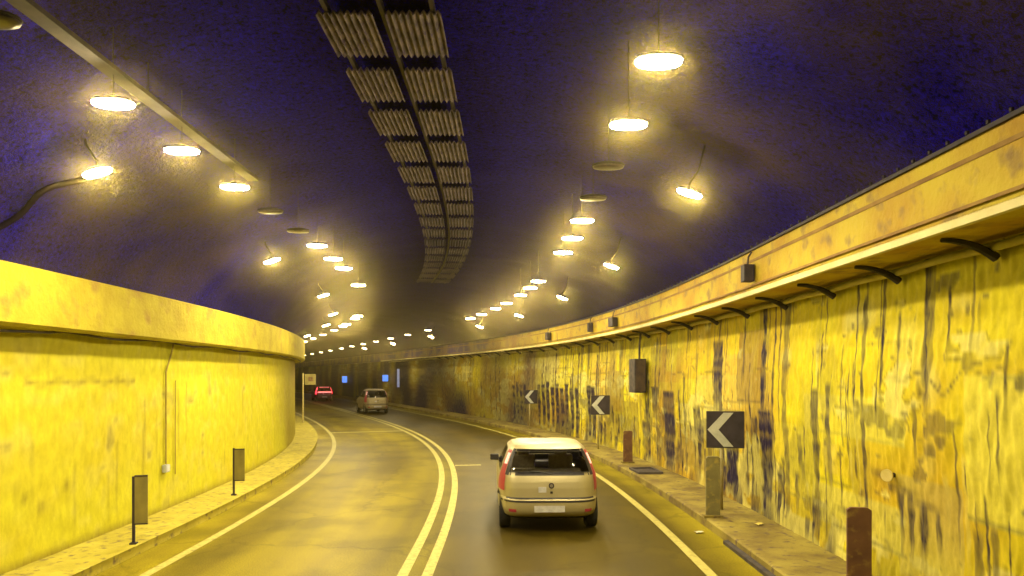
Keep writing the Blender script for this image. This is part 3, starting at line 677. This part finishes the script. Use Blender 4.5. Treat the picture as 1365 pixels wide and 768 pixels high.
def scrap(Y, off, z, r, mat, label, ext):
    m_ = MB(); n = 5; vs = []
    for i in range(n):
        for j in range(3):
            vs.append((-r + 2 * r * i / (n - 1), -.04 + .04 * j, .012 + .018 * abs(math.sin(i * 1.7 + j))))
    m_.add(vs, [(i * 3 + j, i * 3 + 3 + j, i * 3 + 4 + j, i * 3 + 1 + j) for i in range(n - 1) for j in range(2)])
    o = m_.build('litter', mat); md = o.modifiers.new('Solidify', 'SOLIDIFY'); md.thickness = .003
    s = s_at(Y, off); set_at(o, s, off, z, ext); tag(o, label, 'litter'); return o
scrap(10.95, 4.35, .004, .07, M['paper'], 'white scrap of litter on the road by the kerb', .3)
scrap(10.9, 5.3, .158, .07, noise_mat('yellow_scrap', (.75, .6, .12), (.85, .7, .2), 6, .7), 'yellow scrap of litter on the walkway under the stained wall', .6)
mb = MB(); mb.sweep([(4.52, -.02), (4.52, .05), (4.598, .06), (4.598, -.02)], s_at(8.0, 4.5), s_at(10.3, 4.5), .3)
o = mb.build('kerb_rail', M['cable']); tag(o, 'dark strip along the kerb foot by the near wall', 'strip')

# small square sign at the end of the visible left wall
s = s_at(34.5, -4.4); t = empty('road_sign', P(s, -4.35, .15), heading(s)); tag(t, 'small square yellowish sign on a pale pole at the bend', 'road sign')
m_ = MB(); m_.tube([(0, 0, 0), (0, 0, 2.55)], .045, 8); m_.build('pole', M['pale_pipe'], t)
m_ = MB(); m_.box((.36, -.04, 2.22), (.56, .02, .56)); p = m_.build('panel', noise_mat('yellow_sign_face', (.28, .24, .07), (.40, .34, .1), 5, .6), t, bevel=.02)
m_ = MB(); m_.box((.38, -.053, 2.24), (.24, .005, .22)); m_.build('symbol', M['board_brown'], p)


# blue illuminated emergency signs far down the right wall
M['blue_sign'] = emit_mat('lit_blue_sign', (.10, .28, 1.0), 1.5, (.05, .1, .5)); M['white_sign'] = emit_mat('lit_white_sign', (.3, .45, 1.0), .3, (.7, .7, .8))
def lit_sign(Y, wd, hh, z, mat, label):
    s = s_at(Y, 5.2); t = empty('lit_sign', P(s, 5.2, z), heading(s)); tag(t, label, 'lit sign')
    m_ = MB(); m_.box((0, .05, hh / 2), (wd + .06, .09, hh + .06)); m_.box((.3, .05, hh / 2), (.5, .04, .05)); m_.build('casing', M['dark_metal'], t)
    m_ = MB(); m_.box((0, -.002, hh / 2), (wd, .012, hh)); m_.build('lit_face', mat, t, bevel=.01)
lit_sign(59, .5, .55, 2.05, M['blue_sign'], 'glowing blue square sign above the far silver car')
lit_sign(55, .2, 1.5, 1.6, M['white_sign'], 'tall narrow bluish white lit panel on the far wall')
lit_sign(76, .55, .7, 1.75, M['blue_sign'], 'glowing blue sign between the two far cars')
lit_sign(97, .6, .9, 1.5, M['blue_sign'], 'faint blue lit sign farthest down the tunnel')

# ------------------------------------------------------------------ cars
def car_paint(name, c, r=.4, m=.3):
    mt, nt, b = new_mat(name)
    tc = N(nt, 'ShaderNodeTexCoord'); n = N(nt, 'ShaderNodeTexNoise'); n.inputs['Scale'].default_value = 3; n.inputs['Detail'].default_value = 5
    nt.links.new(tc.outputs['Object'], n.inputs['Vector'])
    rp = N(nt, 'ShaderNodeValToRGB'); rp.color_ramp.elements[0].color = (*[k * .82 for k in c], 1); rp.color_ramp.elements[1].color = (*[min(1, k * 1.08) for k in c], 1)
    nt.links.new(n.outputs['Fac'], rp.inputs['Fac'])
    ge = N(nt, 'ShaderNodeNewGeometry'); mx = N(nt, 'ShaderNodeMixRGB'); mx.inputs['Color2'].default_value = (.03, .025, .04, 1)
    nt.links.new(ge.outputs['Backfacing'], mx.inputs['Fac']); nt.links.new(rp.outputs['Color'], mx.inputs['Color1'])
    nt.links.new(mx.outputs['Color'], b.inputs['Base Color'])
    b.inputs['Roughness'].default_value = r; b.inputs['Metallic'].default_value = m
    return mt
def glass_mat():
    m, nt, b = new_mat('car_window_glass')
    out = nt.nodes['Material Output']
    tr = N(nt, 'ShaderNodeBsdfTransparent'); tr.inputs['Color'].default_value = (.85, .85, .88, 1)
    gl = N(nt, 'ShaderNodeBsdfGlossy'); gl.inputs['Roughness'].default_value = .05
    mx = N(nt, 'ShaderNodeMixShader'); fr = N(nt, 'ShaderNodeFresnel'); fr.inputs['IOR'].default_value = 1.5
    nt.links.new(fr.outputs['Fac'], mx.inputs['Fac']); nt.links.new(tr.outputs['BSDF'], mx.inputs[1]); nt.links.new(gl.outputs['BSDF'], mx.inputs[2])
    nt.links.new(mx.outputs['Shader'], out.inputs['Surface']); nt.nodes.remove(b)
    return m
M['glass'] = glass_mat()
M['silver'] = car_paint('silver_car_paint', (.50, .44, .25))
M['grey_car'] = car_paint('grey_car_paint', (.50, .42, .24))
M['dark_car'] = car_paint('dark_car_paint', (.10, .06, .14))
M['black_plastic'] = noise_mat('black_trim_plastic', (.02, .018, .025), (.04, .035, .045), 12, .5)
M['rubber'] = noise_mat('tyre_rubber', (.012, .012, .016), (.03, .028, .032), 14, .85)
M['rim_metal'] = noise_mat('wheel_cover', (.3, .28, .24), (.45, .42, .36), 8, .4, .5)
M['seat'] = noise_mat('seat_cloth', (.34, .29, .2), (.46, .4, .26), 20, .9)
M['plate'] = noise_mat('blank_plate', (.62, .62, .66), (.78, .78, .82), 14, .4)
M['tail_red'] = emit_mat('red_tail_lens', (1, .08, .10), .10, (.34, .03, .05))
M['tail_white'] = emit_mat('lit_tail_lens', (1, .5, .42), .9, (.8, .5, .45))
M['brake_red'] = emit_mat('bright_brake_lens', (1, .03, .05), 5, (.6, .02, .02))
M['brake_core'] = emit_mat('bright_pink_lens', (1, .16, .14), 3.0, (.8, .4, .4))

LV = [  # z, rear y, front y, half width   (rear bumper at y = 0)
    (.24, .16, 3.66, .72), (.30, .04, 3.78, .79), (.40, .0, 3.83, .82), (.52, .0, 3.83, .83), (.585, .015, 3.81, .832), (.60, .055, 3.79, .83), (.75, .075, 3.74, .832), (.85, .10, 3.45, .826),
    (.93, .13, 3.02, .812), (.98, .155, 2.86, .795), (1.10, .215, 2.58, .755), (1.22, .29, 2.32, .712), (1.33, .38, 2.08, .665), (1.39, .44, 1.93, .63), (1.43, .50, 1.80, .585), (1.46, .60, 1.62, .50), (1.475, .76, 1.42, .36)]
LZ = np.array(LV)
def make_car(name, paint, label, sz=1.0, sw=1.0, lit=False, detail=True):
    t = empty(name, (0, 0, 0)); tag(t, label, 'car')
    NE = 5.8; y0 = -1.9
    def prm(z):
        z = z / sz; return [float(np.interp(z, LZ[:, 0], LZ[:, k])) for k in (1, 2, 3)]
    def outline(z, n=96):
        yr, yf, hw = prm(z); a = (yf - yr) / 2; cy = (yf + yr) / 2; hw *= sw; pts = []
        ne = NE
        for k in range(n):
            th = 2 * math.pi * (k + .5) / n; c, s_ = math.cos(th), math.sin(th)
            pts.append((hw * math.copysign(abs(c) ** (2 / ne), c), y0 + cy + a * math.copysign(abs(s_) ** (2 / ne), s_), z))
        return pts
    def rear(f, z, o=.0):        # point of the rear face at fraction f of the half width
        yr, yf, hw = prm(z); a = (yf - yr) / 2; cy = (yf + yr) / 2; ne = NE
        y = cy - a * (1 - abs(f) ** ne) ** (1 / ne); return (f * hw * sw * (1 + o * .4 * abs(f) ** 6), y0 + y - o, z)
    def front(f, z, o=.0):
        yr, yf, hw = prm(z); a = (yf - yr) / 2; cy = (yf + yr) / 2; ne = NE
        return (f * hw * sw, y0 + cy + a * (1 - abs(f) ** ne) ** (1 / ne) + o, z + o * .5)
    def side(sg, y, z, o=.0):
        yr, yf, hw = prm(z); a = (yf - yr) / 2; cy = (yf + yr) / 2; ne = NE
        q = min(.999, abs((y - cy) / a)); return (sg * (hw * sw * (1 - q ** ne) ** (1 / ne) + o), y0 + y, z)
    def patch(fn, us, zs, th=.0):
        m_ = MB(); n = len(zs); vs = [fn(u(z) if callable(u) else u, z) for u in us for z in zs]
        m_.add(vs, [(i * n + j, i * n + j + 1, (i + 1) * n + j + 1, (i + 1) * n + j) for i in range(len(us) - 1) for j in range(n - 1)]); return m_
    zs = sorted(set(list(LZ[:, 0]) + list(np.linspace(.24, 1.44, 37).round(4)))); zs = [z * sz for z in zs]; n = 96
    vs = []; fs = []
    for z in zs: vs += outline(z, n)
    wheel_y = (.62, 3.06); wr_ = .29
    def cut(c):
        x, y, z = c; yy = y - y0
        if abs(x) > .55 * sw and any(math.hypot(yy - wy, z - wr_) < .345 for wy in wheel_y): return True
        zz = z / sz
        if 1.01 < zz < 1.34:
            yr, yf, hw = prm(z)
            fx = abs(x) / (hw * sw)
            if yy < yr + .16 and fx < .84: return True
            if yy > yf - .25 and fx < .86: return True
            if fx > .97 and yr + .5 < yy < yf - .22 and not (1.78 < yy < 1.87): return True
        return False
    for i in range(len(zs) - 1):
        for k in range(n):
            q = (i * n + k, i * n + (k + 1) % n, (i + 1) * n + (k + 1) % n, (i + 1) * n + k)
            c = [sum(vs[j][d] for j in q) / 4 for d in range(3)]
            if not cut(c): fs.append(q)
    top = len(zs) - 1; vs.append((0, y0 + 1.1, 1.487 * sz)); ci = len(vs) - 1
    for k in range(n): fs.append((top * n + k, top * n + (k + 1) % n, ci))
    bot = [tuple(range(n))[::-1]]; fs += bot
    m_ = MB(); m_.add(vs, fs); body = m_.build('body', paint, t, smooth=True)
    zr = [z * sz for z in np.linspace(.985, 1.365, 9)]
    g = patch(lambda f, z: rear(f, z, .006), np.linspace(-.86, .86, 15), zr).build('rear_window', M['glass'], t, smooth=True)
    # dark frit round the rear glass
    m_ = MB()
    for u in (np.linspace(-.89, -.82, 3), np.linspace(.82, .89, 3)):
        p = patch(lambda f, z: rear(f, z, .004), u, [z * sz for z in np.linspace(.96, 1.385, 9)]); m_.add(p.v, p.f)
    for zz in ((.96, .98, 1.0, 1.02), (1.345, 1.36, 1.385)):
        p = patch(lambda f, z: rear(f, z, .004), np.linspace(-.80, .80, 13), [z * sz for z in zz]); m_.add(p.v, p.f)
    m_.build('seal', M['black_plastic'], g)
    m_ = MB(); m_.tube([rear(.03, .985 * sz, .02), rear(-.2, 1.02 * sz, .02), rear(-.42, 1.03 * sz, .02)], .008, 5); m_.build('wiper', M['black_plastic'], g)
    patch(lambda f, z: front(f, z, .006), np.linspace(-.88, .88, 13), [z * sz for z in np.linspace(.98, 1.37, 8)]).build('windscreen', M['glass'], t, smooth=True)
    for sg in (-1, 1):
        for y1, y2 in ((.62, 1.79), (1.86, 2.9)):
            def fn(q, z, sg=sg, y1=y1, y2=y2):
                yr, yf, hw = prm(z); lo = max(y1, yr + .46); hi = min(y2, yf - .2); return side(sg, lo + (hi - lo) * q, z, .005)
            patch(fn, np.linspace(0, 1, 7), [z * sz for z in np.linspace(.985, 1.36, 7)]).build('side_window', M['glass'], t, smooth=True)
        # tail lamp: tall on the rear pillar, wrapping round the corner
        def tl(q, z, sg=sg):
            zz = z / sz; inner = .90 if zz > .98 else .87; return rear(sg * (inner + (.978 - inner) * q), z, .012)
        tm = M['brake_red'] if lit else M['tail_red']
        tlp = patch(tl, np.linspace(0, 1, 7), [z * sz for z in np.linspace(.70, 1.36, 12)]).build('tail_lamp', tm, t, smooth=True)
        def tl2(q, z, sg=sg): return rear(sg * (.908 + .055 * q), z, .018)
        patch(tl2, np.linspace(0, 1, 4), [z * sz for z in np.linspace(1.13, 1.31, 6)]).build('lit_lens', M['brake_core'] if lit else M['tail_white'], tlp, smooth=True)
        # mirror
        m_ = MB(); q = side(sg, 2.55, .98 * sz); m_.box((q[0] + sg * .115, q[1], .985 * sz), (.17, .09, .12)); m_.box((q[0] + sg * .03, q[1] + .01, .95 * sz), (.1, .05, .04)); m_.build('mirror', M['black_plastic'], t, bevel=.03)
        # wheels with arches
        for wy in wheel_y:
            m_ = MB(); x0 = sg * .62 * sw; x1 = sg * .80 * sw
            pr = [(x0, .20), (x0, .27), (x0 + sg * .02, .29), (x1 - sg * .02, .29), (x1, .27), (x1, .19)]
            k2 = 28; vs2 = [(x, y0 + wy + r * math.cos(2 * math.pi * k / k2), wr_ + r * math.sin(2 * math.pi * k / k2)) for x, r in pr for k in range(k2)]
            fs2 = [(i * k2 + k, i * k2 + (k + 1) % k2, ((i + 1) % 6) * k2 + (k + 1) % k2, ((i + 1) % 6) * k2 + k) for i in range(6) for k in range(k2)]
            m_.add(vs2, fs2); ty = m_.build('wheel', M['rubber'], t, smooth=True)
            m_ = MB(); m_.tube([(x0 + sg * .03, y0 + wy, wr_), (x1 - sg * .012, y0 + wy, wr_)], .195, 24); m_.build('wheel_cover', M['rim_metal'], ty)
            m_ = MB(); vs3 = []; k3 = 22
            for r in (.325, .365):
                for k in range(k3 + 1):
                    a = math.radians(-8 + 196 * k / k3); yy = wy + r * math.cos(a); z = max(.24 * sz, wr_ + r * math.sin(a)); vs3.append(side(sg, yy, z, .006))
            m_.add(vs3, [(k, k + 1, k3 + 2 + k, k3 + 1 + k) for k in range(k3)]); m_.build('arch_trim', M['black_plastic'], t)
    if detail:
        bm_ = patch(lambda f, z: rear(f, z, .022 if .32 < z / sz < .575 else .006), np.linspace(-.985, .985, 23), [z * sz for z in (.27, .31, .33, .40, .46, .52, .56, .572, .58)]).build('rear_bumper', paint, t, smooth=True)
        patch(lambda f, z: rear(f, z, .028), np.linspace(-.93, .93, 21), [z * sz for z in (.535, .552, .566)]).build('bumper_strip', M['black_plastic'], bm_)
        patch(lambda f, z: rear(f, z, .012), np.linspace(-.9, .9, 21), [z * sz for z in (.24, .26, .285)]).build('bumper_underside', M['black_plastic'], bm_)
        patch(lambda f, z: rear(f, z, .006), np.linspace(-.84, .84, 21), [z * sz for z in (.586, .596, .606)]).build('tailgate_gap', M['black_plastic'], t)
        m_ = MB(); m_.box((-.02, rear(0, .43 * sz, .032)[1], .43 * sz), (.5, .008, .105)); m_.build('number_plate', M['plate'], bm_)
        m_ = MB(); e = rear(.0, .80 * sz, .006); m_.tube([(0.02, e[1] + .01, e[2]), (.02, e[1] - .012, e[2])], .045, 18); em = m_.build('emblem', M['dark_metal'], t)
        m_ = MB(); m_.tube([(0.02, e[1] - .01, e[2]), (.02, e[1] - .016, e[2])], .028, 14); m_.build('emblem_centre', M['rim_metal'], em)
        m_ = MB(); e = rear(0, .69 * sz, .006); m_.box((.02, e[1], e[2]), (.04, .014, .035)); m_.build('lock', M['black_plastic'], t)
        m_ = MB(); e = rear(-.15, .735 * sz, .004); m_.box((-.13, e[1], e[2]), (.13, .008, .09)); m_.build('pale_patch', M['plate'], t)  # small pale rectangle on the tailgate
        for sg in (-1, 1): patch(lambda f, z: rear(sg * f, z, .025), np.linspace(.66, .80, 4), [z * sz for z in (.37, .40, .42)]).build('bumper_reflector', M['tail_red'], bm_)
        # roof spoiler lip and interior
        m_ = patch(lambda f, z: rear(f, z, .05 if z < 1.42 * sz else .0), np.linspace(-.86, .86, 15), [z * sz for z in (1.385, 1.40, 1.43, 1.45)]); m_.build('spoiler', paint, t, smooth=True)
    for sx in (-.36, .36):
        m_ = MB(); m_.box((sx, y0 + 1.95, .8 * sz), (.46, .14, .62)); m_.box((sx, y0 + 2.2, .5 * sz), (.46, .5, .14)); m_.box((sx, y0 + 1.93, 1.18 * sz), (.24, .1, .18)); m_.build('seat', M['seat'], t, bevel=.04)
    m_ = MB(); m_.box((0, y0 + .95, .72 * sz), (1.24, .16, .5)); m_.box((0, y0 + 1.2, .46 * sz), (1.24, .5, .14)); m_.build('rear_bench', M['seat'], t, bevel=.04)
    m_ = MB(); m_.box((0, y0 + 2.7, .84 * sz), (1.3, .4, .12)); m_.build('dashboard', M['black_plastic'], t, bevel=.03)
    for sx in (-1, 1):
        patch(lambda q, z: front(sx * (.62 + .3 * q), z, .01), np.linspace(0, 1, 5), [z * sz for z in np.linspace(.60, .74, 4)]).build('headlamp', M['plate'], t)
    return t
def place_car(o, Y, off, extra=0.0):
    s = s_at(Y + 1.9, off); set_at(o, s, off, 0.003, extra)
c1 = make_car('small_car', M['silver'], 'silver small hatchback driving ahead, tall tail lamps, nearest of the cars', .975, 1.035)
place_car(c1, 10.85, 1.90, math.radians(-.5))
c2 = make_car('people_carrier', M['grey_car'], 'far silver tall car on the bend with dark rear window', 1.12, .98)
place_car(c2, 44.5, 1.35)
c3 = make_car('braking_car', M['dark_car'], 'dark car farthest ahead with bright red brake lamps', 1.0, 1.02, lit=True)
place_car(c3, 66, 1.5)
m_ = MB(); m_.box((0, -1.9 + .42, 1.37), (.9, .03, .05)); m_.build('high_brake_lamp', M['brake_core'], c3)
m_ = MB(); m_.box((0, -1.9 + .02, .9), (1.35, .04, .12)); m_.build('brake_lamp_bar', M['brake_core'], c3)

# ------------------------------------------------------------------ haze
HAZE = True
if HAZE:
    m = bpy.data.materials.new('tunnel_haze'); m.use_nodes = True; nt = m.node_tree
    nt.nodes.remove(nt.nodes['Principled BSDF'])
    pv = N(nt, 'ShaderNodeVolumePrincipled'); pv.inputs['Density'].default_value = .0037; pv.inputs['Color'].default_value = (.9, .75, .3, 1); pv.inputs['Anisotropy'].default_value = .965
    nt.links.new(pv.outputs['Volume'], nt.nodes['Material Output'].inputs['Volume'])
    mb = MB(); mb.box((-30, 68, 3.0), (110, 175, 8.0)); h_ = mb.build('haze', m); tag(h_, kind='stuff')

# ------------------------------------------------------------------ world, camera, view
wd_ = bpy.data.worlds.new('World'); scene.world = wd_; wd_.use_nodes = True
nt = wd_.node_tree; sky = nt.nodes.new('ShaderNodeTexSky'); sky.sky_type = 'NISHITA'; sky.sun_disc = False
sky.sun_elevation = math.radians(2); sky.sun_rotation = math.radians(180)
nt.links.new(sky.outputs['Color'], nt.nodes['Background'].inputs['Color']); nt.nodes['Background'].inputs['Strength'].default_value = .02

cam = bpy.data.cameras.new('camera'); co = bpy.data.objects.new('camera', cam); COL.objects.link(co)
co.location = (0, 0, 2.6); co.rotation_euler = (math.radians(90), 0, 0)
cam.sensor_width = 36; cam.lens = 890 / 1365 * 36; cam.shift_y = (500 - 384) / 1365; cam.clip_end = 500; cam.clip_start = .05
scene.camera = co
scene.view_settings.view_transform = 'Standard'; scene.view_settings.look = 'None'; scene.view_settings.gamma = 1.0; scene.view_settings.exposure = 0
scene.cycles.max_bounces = 8; scene.cycles.diffuse_bounces = 1; scene.cycles.glossy_bounces = 3; scene.cycles.volume_bounces = 0; scene.cycles.transparent_max_bounces = 12
scene.cycles.use_denoising = True
scene.cycles.caustics_reflective = False; scene.cycles.caustics_refractive = False; scene.cycles.sample_clamp_indirect = 4
